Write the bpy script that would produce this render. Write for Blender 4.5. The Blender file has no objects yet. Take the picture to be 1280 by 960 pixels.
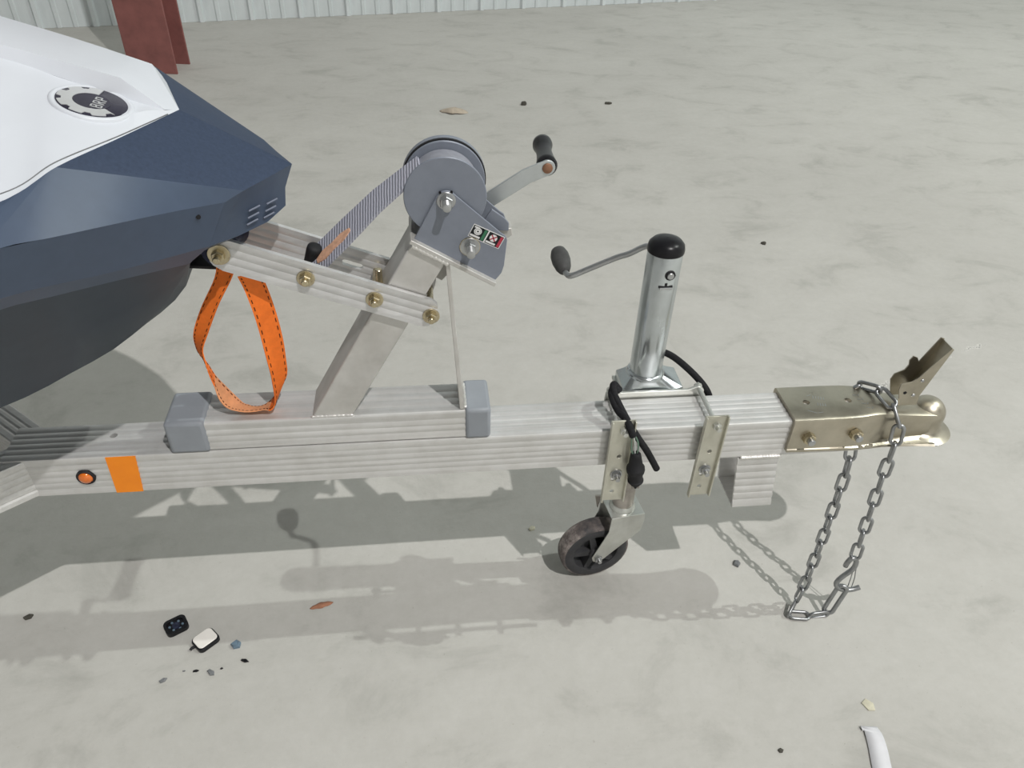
import bpy, bmesh, math, random
from mathutils import Vector, Matrix, Quaternion
random.seed(7)
R = math.radians
scene = bpy.context.scene
COL = scene.collection

# ------------------------------------------------------------------ camera
PITCH, ROLL, YAW, CAM = R(37.9), R(-2.2), R(7.7), Vector((0, 0, 1.35))
F = Vector((math.sin(YAW)*math.cos(PITCH), math.cos(YAW)*math.cos(PITCH), -math.sin(PITCH)))
R0 = Vector((math.cos(YAW), -math.sin(YAW), 0)); U0 = R0.cross(F)
RI = math.cos(ROLL)*R0 - math.sin(ROLL)*U0
UP = math.sin(ROLL)*R0 + math.cos(ROLL)*U0
cd = bpy.data.cameras.new('camera'); cam = bpy.data.objects.new('camera', cd); COL.objects.link(cam)
cd.sensor_fit = 'HORIZONTAL'; cd.sensor_width = 36; cd.lens = 961*36/1280; cd.clip_start = .02; cd.clip_end = 100
cam.matrix_world = Matrix(((RI.x, UP.x, -F.x, CAM.x), (RI.y, UP.y, -F.y, CAM.y), (RI.z, UP.z, -F.z, CAM.z), (0, 0, 0, 1)))
scene.camera = cam

# ------------------------------------------------------------------ world, lamps, exposure
w = bpy.data.worlds.new('world'); scene.world = w; w.use_nodes = True
w.node_tree.nodes['Background'].inputs[0].default_value = (.9, .95, 1, 1)
w.node_tree.nodes['Background'].inputs[1].default_value = 0.0
def high_bay(name, loc, power, size, col):
    l = bpy.data.lights.new(name, 'AREA'); l.shape = 'DISK'; l.size = size; l.energy = power; l.color = col
    o = bpy.data.objects.new(name, l); COL.objects.link(o); o.location = loc
    return o
high_bay('high_bay_lamp_main', (2.94, -3.83, 9.5), 930, .13, (1, .975, .95))
high_bay('high_bay_lamp_side', (7.97, .84, 9.5), 640, .13, (.95, 1.0, .95))
scene.view_settings.view_transform = 'Standard'; scene.view_settings.look = 'None'
scene.view_settings.gamma = 1; scene.view_settings.use_curve_mapping = False
scene.view_settings.exposure = -0.12

# ------------------------------------------------------------------ materials
MATS = {}
class NT:
    def __init__(s, name):
        s.m = bpy.data.materials.new(name); s.m.use_nodes = True; s.t = s.m.node_tree
        s.b = s.t.nodes['Principled BSDF']; MATS[name] = s.m
    def n(s, typ, **k):
        x = s.t.nodes.new(typ)
        for a, v in k.items():
            if a.startswith('i_'):
                key = a[2:]; key = int(key) if key.isdigit() else key.replace('_', ' ')
                x.inputs[key].default_value = v
            else: setattr(x, a, v)
        return x
    def l(s, a, b): s.t.links.new(a, b)
    def set(s, **k):
        for a, v in k.items(): s.b.inputs[a.replace('_', ' ')].default_value = v
    def coord(s, scale=(1, 1, 1), rot=(0, 0, 0)):
        c = s.n('ShaderNodeTexCoord'); m = s.n('ShaderNodeMapping'); m.inputs['Scale'].default_value = scale
        m.inputs['Rotation'].default_value = rot
        s.l(c.outputs['Object'], m.inputs['Vector']); return m.outputs[0]
    def noise(s, vec, scale, detail=4, rough=.55, dist=0):
        x = s.n('ShaderNodeTexNoise', i_Scale=scale, i_Detail=detail, i_Roughness=rough, i_Distortion=dist)
        s.l(vec, x.inputs['Vector']); return x.outputs['Fac']
    def ramp(s, fac, stops):
        x = s.n('ShaderNodeValToRGB'); e = x.color_ramp.elements
        while len(e) < len(stops): e.new(.5)
        for el, (p, c) in zip(e, stops):
            el.position = p; el.color = (*c, 1) if len(c) == 3 else c
        s.l(fac, x.inputs[0]); return x.outputs[0]
    def mix(s, a, b, fac=.5, mode='MIX'):
        x = s.n('ShaderNodeMix', data_type='RGBA', blend_type=mode)
        for sock, v in ((x.inputs[0], fac), (x.inputs[6], a), (x.inputs[7], b)):
            if hasattr(v, 'is_linked') or isinstance(v, bpy.types.NodeSocket): s.l(v, sock)
            else: sock.default_value = v if not isinstance(v, tuple) else (*v, 1) if len(v) == 3 else v
        return x.outputs[2]
    def bump(s, h, strength=.2, dist=.002):
        x = s.n('ShaderNodeBump', i_Strength=strength, i_Distance=dist); s.l(h, x.inputs['Height'])
        s.l(x.outputs[0], s.b.inputs['Normal'])

def lin(r, g, b):
    f = lambda c: (c/255/12.92) if c/255 <= .04045 else ((c/255+.055)/1.055)**2.4
    return (f(r), f(g), f(b))

def simple(name, col, rough=.5, metal=0, var=.08, scale=40, bump=0, stretch=(1, 1, 1), coat=0):
    t = NT(name); t.set(Roughness=rough, Metallic=metal)
    v = t.coord(stretch); f = t.noise(v, scale, 5, .6)
    lo = tuple(max(0, c*(1-var)) for c in col); hi = tuple(min(1, c*(1+var)) for c in col)
    t.l(t.ramp(f, [(.3, lo), (.7, hi)]), t.b.inputs['Base Color'])
    if bump: t.bump(f, bump, .001)
    if coat: t.set(Coat_Weight=coat, Coat_Roughness=.1)
    if max(col) < .12 and not metal: t.set(Specular_IOR_Level=.2)
    return t

# floor: dusty power-floated concrete
t = NT('concrete'); t.set(Roughness=.82); v = t.coord()
big = t.ramp(t.noise(v, .55, 5, .6, .4), [(.3, (.485, .475, .448)), (.7, (.555, .545, .515))])
vs = t.coord((1.0, 1.5, 1), (0, 0, R(12)))
mid = t.ramp(t.noise(vs, 3.6, 7, .68, .5), [(.30, (.74, .74, .73)), (.46, (.945, .945, .94)), (.62, (1, 1, 1))])
fine = t.ramp(t.noise(v, 34, 6, .78), [(.3, (.90, .90, .89)), (.7, (1, 1, 1))])
spk = t.ramp(t.noise(v, 150, 2, .5), [(.70, (1, 1, 1)), (.78, (.72, .7, .66))])
c = t.mix(t.mix(t.mix(big, mid, .85, 'MULTIPLY'), fine, .8, 'MULTIPLY'), spk, .6, 'MULTIPLY')
# hairline crack with crumbled edges running across behind the coupler
sep = t.n('ShaderNodeSeparateXYZ'); t.l(v, sep.inputs[0])
def mth(op, a, b=None, c_=None):
    x = t.n('ShaderNodeMath', operation=op)
    for i, q in enumerate((a, b, c_)):
        if q is None: continue
        if isinstance(q, bpy.types.NodeSocket): t.l(q, x.inputs[i])
        else: x.inputs[i].default_value = q
    return x.outputs[0]
wob = mth('MULTIPLY_ADD', t.noise(v, 7, 6, .7), .16, -.08)
dist_ = mth('ABSOLUTE', mth('ADD', mth('MULTIPLY_ADD', sep.outputs[0], -.35, sep.outputs[1]), mth('ADD', wob, -1.19)))
inx = mth('MULTIPLY', mth('GREATER_THAN', sep.outputs[0], .60), mth('LESS_THAN', sep.outputs[0], 1.75))
pat = mth('GREATER_THAN', t.noise(v, 11, 4, .6), .47)
crk = mth('MULTIPLY', mth('MULTIPLY', mth('LESS_THAN', dist_, .006), inx), pat)
c = t.mix(c, (.62, .61, .58), mth('MULTIPLY', crk, .75))
core = mth('MULTIPLY', mth('MULTIPLY', mth('LESS_THAN', dist_, .0018), inx), pat)
c = t.mix(c, (.25, .245, .23), mth('MULTIPLY', core, .8))
t.l(c, t.b.inputs['Base Color']); t.bump(t.noise(v, 60, 6, .7), .25, .004)

t = NT('wall_metal'); t.set(Roughness=.55); v = t.coord((1, 1, .35))
t.l(t.ramp(t.noise(v, 2.5, 6, .7), [(.3, lin(196, 203, 205)), (.7, lin(224, 230, 232))]), t.b.inputs['Base Color'])
simple('ceiling_paint', (.30, .305, .31), .8, 0, .04, 1)
simple('plain_wall', (.80, .80, .795), .8, 0, .05, 1)
simple('red_oxide', lin(134, 84, 80), .65, 0, .16, 14, .1)

def brushed(name, col, rough, metal, stretch, var=.10, scale=22):
    t = NT(name); t.set(Metallic=metal); v = t.coord(stretch); f = t.noise(v, scale, 6, .62)
    v2 = t.coord(); g = t.noise(v2, 16, 5, .65)
    a = t.ramp(f, [(.3, tuple(c*(1-var) for c in col)), (.7, tuple(min(1, c*(1+var)) for c in col))])
    b = t.ramp(g, [(.35, (.84, .83, .81)), (.6, (1, 1, 1))])
    t.l(t.mix(a, b, .7, 'MULTIPLY'), t.b.inputs['Base Color'])
    r = t.ramp(f, [(.3, (rough-.06,)*3), (.7, (rough+.08,)*3)]); t.l(r, t.b.inputs['Roughness'])
    t.bump(f, .08, .0006)
brushed('aluminium', (.70, .695, .69), .46, .55, (.12, 6, 6))
brushed('aluminium_arm', (.68, .68, .685), .44, .55, (.4, 4, 4))
brushed('aluminium_plain', (.60, .59, .57), .5, .5, (1, 1, 1))
brushed('weld', (.74, .73, .71), .4, .7, (1, 1, 1), .15, 90)
brushed('zinc', (.56, .60, .62), .22, .9, (2, 2, .4), .10)
brushed('crank_zinc', (.50, .53, .54), .36, .6, (1, 1, 1), .08)
brushed('zinc_dull', (.63, .64, .61), .36, .8, (1, 1, 1), .10)
brushed('zinc_yellow', (.45, .415, .34), .33, .96, (1, 1, 1), .16, 14)
brushed('clamp_zinc', (.62, .61, .53), .38, .75, (1, 1, 1), .1)
brushed('bolt_yellow', (.56, .49, .34), .28, .95, (1, 1, 1), .18, 60)
brushed('chain_steel', (.34, .35, .36), .34, .9, (1, 1, 1), .16, 60)
brushed('steel_bright', (.47, .48, .49), .34, .9, (1, 1, 1), .1, 40)
brushed('rusty_tube', (.40, .37, .34), .5, .6, (1, 1, 1), .25, 40)
brushed('copper_bolt', (.30, .16, .10), .5, .6, (1, 1, 1), .2, 80)
simple('winch_paint', lin(124, 130, 142), .42, .1, .05, 60)
simple('cap_plastic', lin(140, 145, 152), .5, 0, .05, 30)
simple('black_plastic', (.012, .012, .014), .3, 0, .2, 30)
simple('black_rubber', (.02, .02, .022), .6, 0, .25, 40)
simple('navy_roller', (.018, .022, .05), .45, 0, .2, 40)
simple('grip_rubber', (.075, .075, .075), .55, 0, .25, 50)
t = simple('wheel_rubber', (.05, .05, .053), .55, 0, .2, 30)
t = NT('worn_tyre'); t.set(Roughness=.7); v = t.coord(); f = t.noise(v, 24, 6, .7)
t.l(t.ramp(f, [(.36, (.05, .046, .048)), (.50, (.12, .10, .095)), (.64, (.34, .30, .28))]), t.b.inputs['Base Color']); t.bump(f, .4, .002)
simple('hull_top', lin(55, 66, 86), .62, 0, .12, 220, .15)
simple('hull_dark', lin(65, 78, 99), .42, 0, .05, 60)
simple('hull_lower', lin(62, 70, 80), .45, 0, .06, 30)
simple('hull_white', (.64, .665, .72), .38, 0, .02, 12)
simple('slot_grey', lin(112, 118, 134), .5)
simple('badge_silver', (.62, .63, .64), .3, .4, .05, 40)
simple('badge_dark', (.03, .028, .045), .25, 0, .2, 40)
simple('orange_web', lin(238, 116, 32), .75, 0, .08, 120, .3)
simple('orange_worn', lin(228, 158, 112), .8, 0, .12, 90, .3)
simple('stitch', lin(90, 45, 25), .9, 0, .1, 50)
simple('frayed', lin(214, 168, 140), .9, 0, .2, 160, .4)
simple('reflector_orange', lin(255, 142, 6), .35, 0, .06, 30)
simple('amber_lens', lin(214, 110, 34), .12, 0, .15, 60, 0, (1, 1, 1), .6)
simple('sticker_white', (.75, .75, .75), .5); simple('sticker_black', (.015, .018, .02), .4)
simple('sticker_green', (.03, .16, .08), .5); simple('sticker_red', (.42, .03, .06), .5)
simple('wire_green', (.12, .2, .15), .5); simple('wire_white', (.5, .52, .5), .5)
simple('cable_sleeve', (.014, .014, .016), .75, 0, .3, 200, .5)
simple('paper', lin(208, 208, 212), .8, 0, .05, 20); simple('lens_white', lin(236, 232, 226), .4, 0, .02, 20)
simple('leaf_brown', lin(160, 112, 88), .9, 0, .25, 60); simple('leaf_pale', lin(186, 174, 158), .9, 0, .2, 30)
simple('shard_grey', lin(110, 112, 114), .5, 0, .2, 90); simple('shard_blue', lin(100, 120, 136), .4, 0, .2, 90)
simple('stone_pale', lin(200, 196, 176), .9, 0, .15, 80); simple('stone_dark', lin(80, 78, 72), .9, 0, .2, 80)
simple('bezel_navy', lin(44, 48, 66), .4, 0, .4, 120)
t = NT('winch_web'); t.set(Roughness=.7); v = t.coord((1, 1, 1))
wv = t.n('ShaderNodeTexWave', wave_type='BANDS', bands_direction='X', i_Scale=82.0, i_Distortion=1.2, i_Detail=2.0); t.l(v, wv.inputs['Vector'])
t.l(t.ramp(wv.outputs['Fac'], [(.2, lin(136, 138, 152)), (.75, lin(190, 191, 204))]), t.b.inputs['Base Color']); t.bump(wv.outputs['Fac'], .4, .002)
simple('wound_web', lin(150, 152, 162), .5, .2, .08, 120)

# ------------------------------------------------------------------ geometry helpers
def frame_of(d, hint=None):
    d = d.normalized(); h = Vector(hint) if hint else (Vector((0, 0, 1)) if abs(d.z) < .9 else Vector((1, 0, 0)))
    u = (h - d*h.dot(d)).normalized(); return d, u, d.cross(u)

class Mesh:
    def __init__(s): s.v = []; s.f = []
    def add(s, vs, fs):
        o = len(s.v); s.v += [Vector(p) for p in vs]; s.f += [[i+o for i in f] for f in fs]; return s
    def box(s, x0, x1, y0, y1, z0, z1):
        return s.add([(x, y, z) for x in (x0, x1) for y in (y0, y1) for z in (z0, z1)],
                     [(0, 1, 3, 2), (4, 6, 7, 5), (0, 4, 5, 1), (2, 3, 7, 6), (0, 2, 6, 4), (1, 5, 7, 3)])
    def loft(s, rings, cap=True):
        n = len(rings[0]); vs = [p for r in rings for p in r]; fs = []
        for k in range(len(rings)-1):
            for i in range(n):
                j = (i+1) % n; fs.append((k*n+i, k*n+j, (k+1)*n+j, (k+1)*n+i))
        if cap: fs += [tuple(range(n-1, -1, -1)), tuple(range((len(rings)-1)*n, len(rings)*n))]
        return s.add(vs, fs)
    def prism(s, poly, y0, y1):                       # polygon in x,z pushed along y
        return s.loft([[(x, y0, z) for x, z in poly], [(x, y1, z) for x, z in poly]])
    def slab(s, poly, z0, z1):                        # polygon in x,y pushed along z
        return s.loft([[(x, y, z0) for x, y in poly], [(x, y, z1) for x, y in poly]])
    def lathe(s, p, d, prof, n=28, hint=None):
        p = Vector(p); d, u, w = frame_of(Vector(d), hint)
        return s.loft([[p+d*t+(u*math.cos(a)+w*math.sin(a))*max(r, 1e-5) for a in [2*math.pi*i/n for i in range(n)]] for t, r in prof])
    def ring(s, p, d, prof, n=40):                    # closed profile turned about an axis (open centre)
        p = Vector(p); d, u, w = frame_of(Vector(d)); rings = [[p+d*t+(u*math.cos(a)+w*math.sin(a))*r for a in [2*math.pi*i/n for i in range(n)]] for t, r in prof]
        return s.loft(rings+[rings[0]], cap=False)
    def cyl(s, p0, p1, r, n=20, ch=0):
        p0, p1 = Vector(p0), Vector(p1); L = (p1-p0).length
        pr = [(0, r), (L, r)] if not ch else [(0, r-ch), (ch, r), (L-ch, r), (L, r-ch)]
        return s.lathe(p0, p1-p0, pr, n)
    def hexa(s, p0, p1, r):
        p0, p1 = Vector(p0), Vector(p1); L = (p1-p0).length; c = r*.12
        return s.lathe(p0, p1-p0, [(0, r), (L-c, r), (L, r-c)], 6)
    def sweep(s, path, r, n=10, closed=False, flat=1.0, hint=None):
        P = [Vector(p) for p in path]; N = len(P); rings = []; u = None
        for i in range(N):
            if closed: d = P[(i+1) % N]-P[i-1]
            else: d = P[min(i+1, N-1)]-P[max(i-1, 0)]
            d.normalize()
            if u is None: _, u, _ = frame_of(d, hint)
            u = (u-d*u.dot(d)).normalized(); w_ = d.cross(u)
            rr = r[i] if isinstance(r, (list, tuple)) else r
            rings.append([P[i]+(u*math.cos(a)+w_*math.sin(a)*flat)*rr for a in [2*math.pi*k/n for k in range(n)]])
        if closed: rings.append(rings[0])
        return s.loft(rings, cap=not closed)
    def ribbon(s, path, wid, thick):                  # wid: one width vector per point
        P = [Vector(p) for p in path]; W = [Vector(q) for q in wid]; rings = []
        for i in range(len(P)):
            d = P[min(i+1, len(P)-1)]-P[max(i-1, 0)]; nn = d.cross(W[i]).normalized()*thick/2
            rings.append([P[i]-W[i]/2-nn, P[i]+W[i]/2-nn, P[i]+W[i]/2+nn, P[i]-W[i]/2+nn])
        return s.loft(rings)
    def strip(s, A, B):
        n = len(A); return s.add(list(A)+list(B), [(i, i+1, n+i+1, n+i) for i in range(n-1)])
    def build(s, name, mat, parent=None, smooth=32, bevel=0, seg=2, weld=0):
        me = bpy.data.meshes.new(name); bm = bmesh.new()
        vs = [bm.verts.new(p) for p in s.v]
        for f in s.f:
            try: bm.faces.new([vs[i] for i in f])
            except ValueError: pass
        bmesh.ops.remove_doubles(bm, verts=bm.verts, dist=weld or 1e-6)
        bmesh.ops.dissolve_degenerate(bm, edges=bm.edges, dist=1e-7)
        bmesh.ops.recalc_face_normals(bm, faces=bm.faces)
        bm.to_mesh(me); bm.free()
        o = bpy.data.objects.new(name, me); COL.objects.link(o)
        for m in (mat if isinstance(mat, (list, tuple)) else [mat]): me.materials.append(MATS[m])
        if bevel:
            b = o.modifiers.new('bevel', 'BEVEL'); b.width = bevel; b.segments = seg; b.limit_method = 'ANGLE'; b.angle_limit = R(35)
        if smooth:
            me.shade_smooth(); me.set_sharp_from_angle(angle=R(smooth))
        if parent: attach(o, parent)
        return o

def world_of(o):
    m = o.matrix_basis.copy()
    if o.parent: m = world_of(o.parent) @ o.matrix_parent_inverse @ m
    return m
def attach(o, p):
    o.parent = p; o.matrix_parent_inverse = world_of(p).inverted()
def empty(name, loc, parent=None):
    o = bpy.data.objects.new(name, None); COL.objects.link(o); o.empty_display_size = .05; o.location = loc
    if parent: attach(o, parent)
    return o
def copy_of(src, matrix, parent, name=None):
    o = src.copy(); COL.objects.link(o); o.parent = None; o.matrix_parent_inverse = Matrix.Identity(4); o.matrix_basis = matrix
    if parent: attach(o, parent)
    if name: o.name = name
    return o
def tag(o, label, cat=None, group=None, kind=None):
    o['label'] = label
    if cat: o['category'] = cat
    if group: o['group'] = group
    if kind: o['kind'] = kind
    return o
def cut(o, *cutters):                                 # real holes, evaluated once
    for c_ in cutters:
        b = o.modifiers.new('hole', 'BOOLEAN'); b.operation = 'DIFFERENCE'; b.solver = 'EXACT'; b.object = c_
    dg = bpy.context.evaluated_depsgraph_get(); dg.update()
    me = bpy.data.meshes.new_from_object(o.evaluated_get(dg)); o.modifiers.clear(); o.data = me
    me.shade_smooth(); me.set_sharp_from_angle(angle=R(30))
    for c_ in cutters: bpy.data.objects.remove(c_)
def arc(cx, cz, r, a0, a1, n=10):
    return [(cx+r*math.cos(R(a0+(a1-a0)*i/n)), cz+r*math.sin(R(a0+(a1-a0)*i/n))) for i in range(n+1)]
def bez(pts, n=40):                                   # Catmull-Rom through points
    P = [Vector(p) for p in pts]; P = [2*P[0]-P[1]]+P+[2*P[-1]-P[-2]]; out = []
    m = len(P)-3
    for k in range(n+1):
        t_ = k/n*m; i = min(int(t_), m-1); t_ -= i; a, b, c_, d = P[i:i+4]
        out.append(.5*((2*b)+(c_-a)*t_+(2*a-5*b+4*c_-d)*t_*t_+(3*b-a-3*c_+d)*t_**3))
    return out

def flute(a, b, n, depth, gw=.30):
    """offsets along a..b (0 at the land, -depth in the groove)"""
    out = []; L = (b-a)/n
    for i in range(n):
        s0 = a+i*L
        if i: out += [(s0, depth), (s0+L*gw, 0)]
        out += [(s0+L*(1-gw), 0)] if i < n-1 else []
    return out
def fluted_section(y0, y1, z0, z1, ns, nt, d=.0013, r=.003):
    """closed y,z outline with lengthwise flutes on near side, top and far side"""
    P = []
    P.append((y0+r, z0)); P.append((y0, z0+r))
    for s_, o_ in flute(z0+r, z1-r, ns, d): P.append((y0+o_, s_))
    P += [(y0, z1-r), (y0+r*.3, z1-r*.3), (y0+r, z1)]
    for s_, o_ in flute(y0+r, y1-r, nt, d): P.append((s_, z1-o_))
    P += [(y1-r, z1), (y1-r*.3, z1-r*.3), (y1, z1-r)]
    for s_, o_ in flute(-(z1-r), -(z0+r), ns, d): P.append((y1-o_, -s_))
    P += [(y1, z0+r), (y1-r, z0)]
    return P
def extrude_x(sec, x0, x1, shear=0, zref=0):
    return Mesh().loft([[(x0+shear*(zref-z), y, z) for y, z in sec], [(x1+shear*(zref-z), y, z) for y, z in sec]])

# ------------------------------------------------------------------ setting
WA = R(11.8); WD = Vector((math.cos(WA), math.sin(WA), 0)); WN = Vector((-math.sin(WA), math.cos(WA), 0)); WP = Vector((-1.54, 5.887, 0))
def room(u, v, z): return WP+WD*u+WN*v+Vector((0, 0, z))
U_0, U_1, V_0, HT = -9.5, 12.5, -17.0, 10.5
def quad(name, pts, mat, label, cat):
    m = Mesh().add(pts, [(0, 1, 2, 3)]); o = m.build(name, mat, None, 0); tag(o, label, cat, kind='structure'); return o
g = Mesh(); pts = [room(U_0, V_0, 0), room(U_1, V_0, 0), room(U_1, .05, 0), room(U_0, .05, 0)]
g.loft([[p-Vector((0, 0, .15)) for p in pts], pts])
tag(g.build('floor', 'concrete', None, 0), 'dusty pale grey concrete warehouse floor', 'floor', kind='structure')
wb = empty('wall_back', WP); tag(wb, 'white corrugated metal wall at the far end of the floor', 'wall', kind='structure')
PW = 1/3
def panel_mesh():
    prof = [(0, 0), (.012, -.022), (.034, -.022), (.046, 0)]
    for c_ in (.135, .235): prof += [(c_-.018, 0), (c_-.010, -.007), (c_+.010, -.007), (c_+.018, 0)]
    prof += [(PW, 0)]
    prof += [(PW, .004), (0, .004)]
    m = Mesh(); m.loft([[WD*a+WN*b+Vector((0, 0, .001)) for a, b in prof], [WD*a+WN*b+Vector((0, 0, HT)) for a, b in prof]])
    return m
pm = panel_mesh().build('panel', 'wall_metal', None, 0)
k0 = int(U_0/PW); k1 = int(U_1/PW)
for k in range(k0, k1+1):
    mtx = Matrix.Translation(WP+WD*(k*PW+.07))
    if k == k0: pm.matrix_basis = mtx; attach(pm, wb)
    else: copy_of(pm, mtx, wb)
quad('wall_left', [room(U_0, V_0, 0), room(U_0, .05, 0), room(U_0, .05, HT), room(U_0, V_0, HT)], 'plain_wall', 'pale painted hall wall on the left side', 'wall')
quad('wall_right', [room(U_1, V_0, 0), room(U_1, .05, 0), room(U_1, .05, HT), room(U_1, V_0, HT)], 'plain_wall', 'pale painted hall wall on the right side', 'wall')
quad('wall_front', [room(U_0, V_0, 0), room(U_1, V_0, 0), room(U_1, V_0, HT), room(U_0, V_0, HT)], 'plain_wall', 'pale painted hall wall behind the viewer', 'wall')
quad('ceiling', [room(U_0, V_0, HT), room(U_1, V_0, HT), room(U_1, .05, HT), room(U_0, .05, HT)], 'ceiling_paint', 'pale hall roof lining high overhead', 'ceiling')

# steel column
cr = Vector((-1.344, 4.692, 0)); ca = R(-7.5); cdx = Vector((math.cos(ca), math.sin(ca), 0)); cdn = Vector((-math.sin(ca), math.cos(ca), 0))
col = empty('steel_column', cr-cdx*.11+cdn*.1); tag(col, 'dark red oxide steel column standing before the corrugated wall', 'column')
def cbox(a0, a1, b0, b1, z0, z1):
    m = Mesh(); q = [cr+cdx*a+cdn*b for a, b in ((a0, b0), (a1, b0), (a1, b1), (a0, b1))]
    return m.loft([[p+Vector((0, 0, z0)) for p in q], [p+Vector((0, 0, z1)) for p in q]])
cbox(-.268, 0, 0, .014, 0, 9).build('flange', 'red_oxide', col, 0, .002)
cbox(-.268, 0, .196, .21, 0, 9).build('flange', 'red_oxide', col, 0, .002)
cbox(-.139, -.130, .014, .196, 0, 9).build('web', 'red_oxide', col, 0)

# ------------------------------------------------------------------ trailer
Y0, Y1, YC = .932, 1.013, .9725
ZB, ZT = .43, .51
tr = empty('boat_trailer', (0, YC, 0))
tag(tr, 'aluminium boat trailer tongue with winch stand, jack and coupler', 'trailer')
sec = fluted_section(Y0, Y1, ZB, ZT, 6, 6)
beam = extrude_x(sec, -.66, .752).build('tongue_beam', 'aluminium', tr, 20)
bh = Mesh().cyl((-.507, .982, ZT-.02), (-.507, .982, ZT+.02), .006, 16).build('cutter', 'aluminium'); cut(beam, bh)
# rails going off to both sides
def rail(sx, y_in, ang, ln=1.0):
    o = Vector((-.628, y_in, 0)); d = Vector((-math.cos(ang), sx*math.sin(ang), 0)); n_ = Vector((-d.y, d.x, 0))*1
    W = .05; s_ = fluted_section(-W/2, W/2, ZB+.002, ZT-.002, 6, 4)
    m = Mesh().loft([[o+d*(-.02)+n_*a+Vector((0, 0, b)) for a, b in s_], [o+d*ln+n_*a+Vector((0, 0, b)) for a, b in s_]])
    return m.build('frame_rail', 'aluminium', tr, 20)
rail(-1, Y0+.030, R(37)); rail(1, Y1-.030, R(41))
# short upper tube and its plastic end caps
extrude_x(fluted_section(Y0+.001, 1.006, ZT+.0005, .567, 4, 4), -.40, .085).build('stand_base', 'aluminium', tr, 20)
Mesh().box(-.406, -.346, Y0-.003, 1.010, ZT+.0005, .5715).build('end_cap', 'cap_plastic', tr, 40, .006, 3)
Mesh().box(.053, .094, Y0-.003, 1.010, ZT+.0005, .5715).build('end_cap', 'cap_plastic', tr, 40, .006, 3)
# marker lamp and reflector
ml = empty('marker_light', (-.545, Y0, .47), tr)
Mesh().lathe((-.545, Y0+.003, .47), (0, -1, 0), [(0, .0145), (.005, .0145), (.007, .0130), (.0065, .0105), (.004, .010)]).build('bezel', 'black_rubber', ml)
Mesh().lathe((-.545, Y0+.002, .47), (0, -1, 0), [(0, .0112), (.005, .0112), (.0085, .0085), (.0105, .0045), (.0112, 0)]).build('lens', 'amber_lens', ml, 60)
Mesh().prism([(-.506, .5085), (-.461, .5085), (-.468, .432), (-.509, .432)], Y0-.0008, Y0+.002).build('reflector_tape', 'reflector_orange', tr, 0)

# winch post, mount plate, brace
post = [(-.1846, .567), (-.1216, .567), (.030, .8334), (-.0169, .8618)]
Mesh().prism(post, .936, 1.004).build('winch_post', 'aluminium_plain', tr, 20, .0025)
pn = Vector((.515, 0, .857))   # normal of the mount plate
def along(t_, h): a = Vector((-.0169, 0, .8618))+Vector((.1124, 0, -.0681))*t_+pn*h; return (a.x, a.z)
Mesh().prism([along(-.03, .0), along(1.0, 0), along(1.0, .0065), along(-.03, .0065)], .930, 1.010).build('mount_plate', 'aluminium_plain', tr, 20, .001)
Mesh().prism([(.028, .8300), (.034, .8265), (.052, .568), (.045, .568)], .936, 1.004).build('brace', 'aluminium_plain', tr, 20, .001)
Mesh().prism([(.006, .783), (.028, .822), (.033, .8255), (.036, .786), (.024, .772)], .990, .996).build('gusset', 'aluminium_plain', tr, 20)
def bead(p0, p1, r, n, name='weld_bead', parent=None):
    p0, p1 = Vector(p0), Vector(p1); rnd = random.Random(int(p0.x*1e4)+n)
    path = [p0.lerp(p1, i/(n*3)) for i in range(n*3+1)]
    rad = [r*(.8+.3*abs(math.sin(i*math.pi/3+.4))+rnd.uniform(-.08, .08)) for i in range(n*3+1)]
    rad[0] *= .5; rad[-1] *= .5
    return Mesh().sweep(path, rad, 8).build(name, 'weld', parent or tr, 60)
bead((-.018, .9335, .8610), (.033, .9335, .8300), .0042, 10)
bead((-.186, .9355, .568), (-.120, .9355, .568), .0022, 10)
bead((.054, .938, .569), (.054, 1.003, .569), .003, 8)

# fluted arms that carry the bow roller
AO = Vector((-.169, 0, .8208)); AD = Vector((1, 0, -.387)).normalized(); AU = Vector((.387, 0, 1)).normalized()
def apt(u, v, y): p = AO+AD*u+AU*v; return Vector((p.x, y, p.z))
HW = .023; UL, UR = -.094, .180
def arm_mesh(yf, yb, sgn):
    offs = [(-HW, 0)]+[(s_, o_) for s_, o_ in flute(-HW, HW, 4, .0012)]+[(HW, 0)]
    off2 = []
    for i in range(len(offs)-1):
        (a, oa), (b, ob) = offs[i], offs[i+1]; m_ = max(1, int((b-a)/.003))
        off2 += [(a+(b-a)*k/m_, oa+(ob-oa)*k/m_) for k in range(m_)]
    off2.append(offs[-1]); offs = off2
    ext = lambda v: math.sqrt(max(0, HW*HW-v*v))
    Fl, Fr, Bl, Br = [], [], [], []
    for v_, o_ in offs:
        e = ext(v_); e2 = min(e, .014+.6*max(0, e-.014))
        Fl.append(apt(UL-e, v_, yf+sgn*o_)); Fr.append(apt(UR+e2*.75, v_, yf+sgn*o_)); Bl.append(apt(UL-e, v_, yb)); Br.append(apt(UR+e2*.75, v_, yb))
    m = Mesh(); m.strip(Fl, Fr); m.strip(Bl, Br); m.strip(Fl, Bl); m.strip(Fr, Br)
    m.add([Fl[0], Fr[0], Br[0], Bl[0]], [(0, 1, 2, 3)]); m.add([Fl[-1], Fr[-1], Br[-1], Bl[-1]], [(0, 1, 2, 3)])
    return m
arm_n = arm_mesh(.9265, .9335, 1).build('bow_arm', 'aluminium_arm', tr, 20)
arm_f = arm_mesh(1.0055, 1.0125, 1).build('bow_arm', 'aluminium_arm', tr, 20)
sl = [apt(.070+x_, -.002+z_, 0) for x_, z_ in arc(.011, 0, .0045, -90, 90, 8)+arc(-.011, 0, .0045, 90, 270, 8)]
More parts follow.
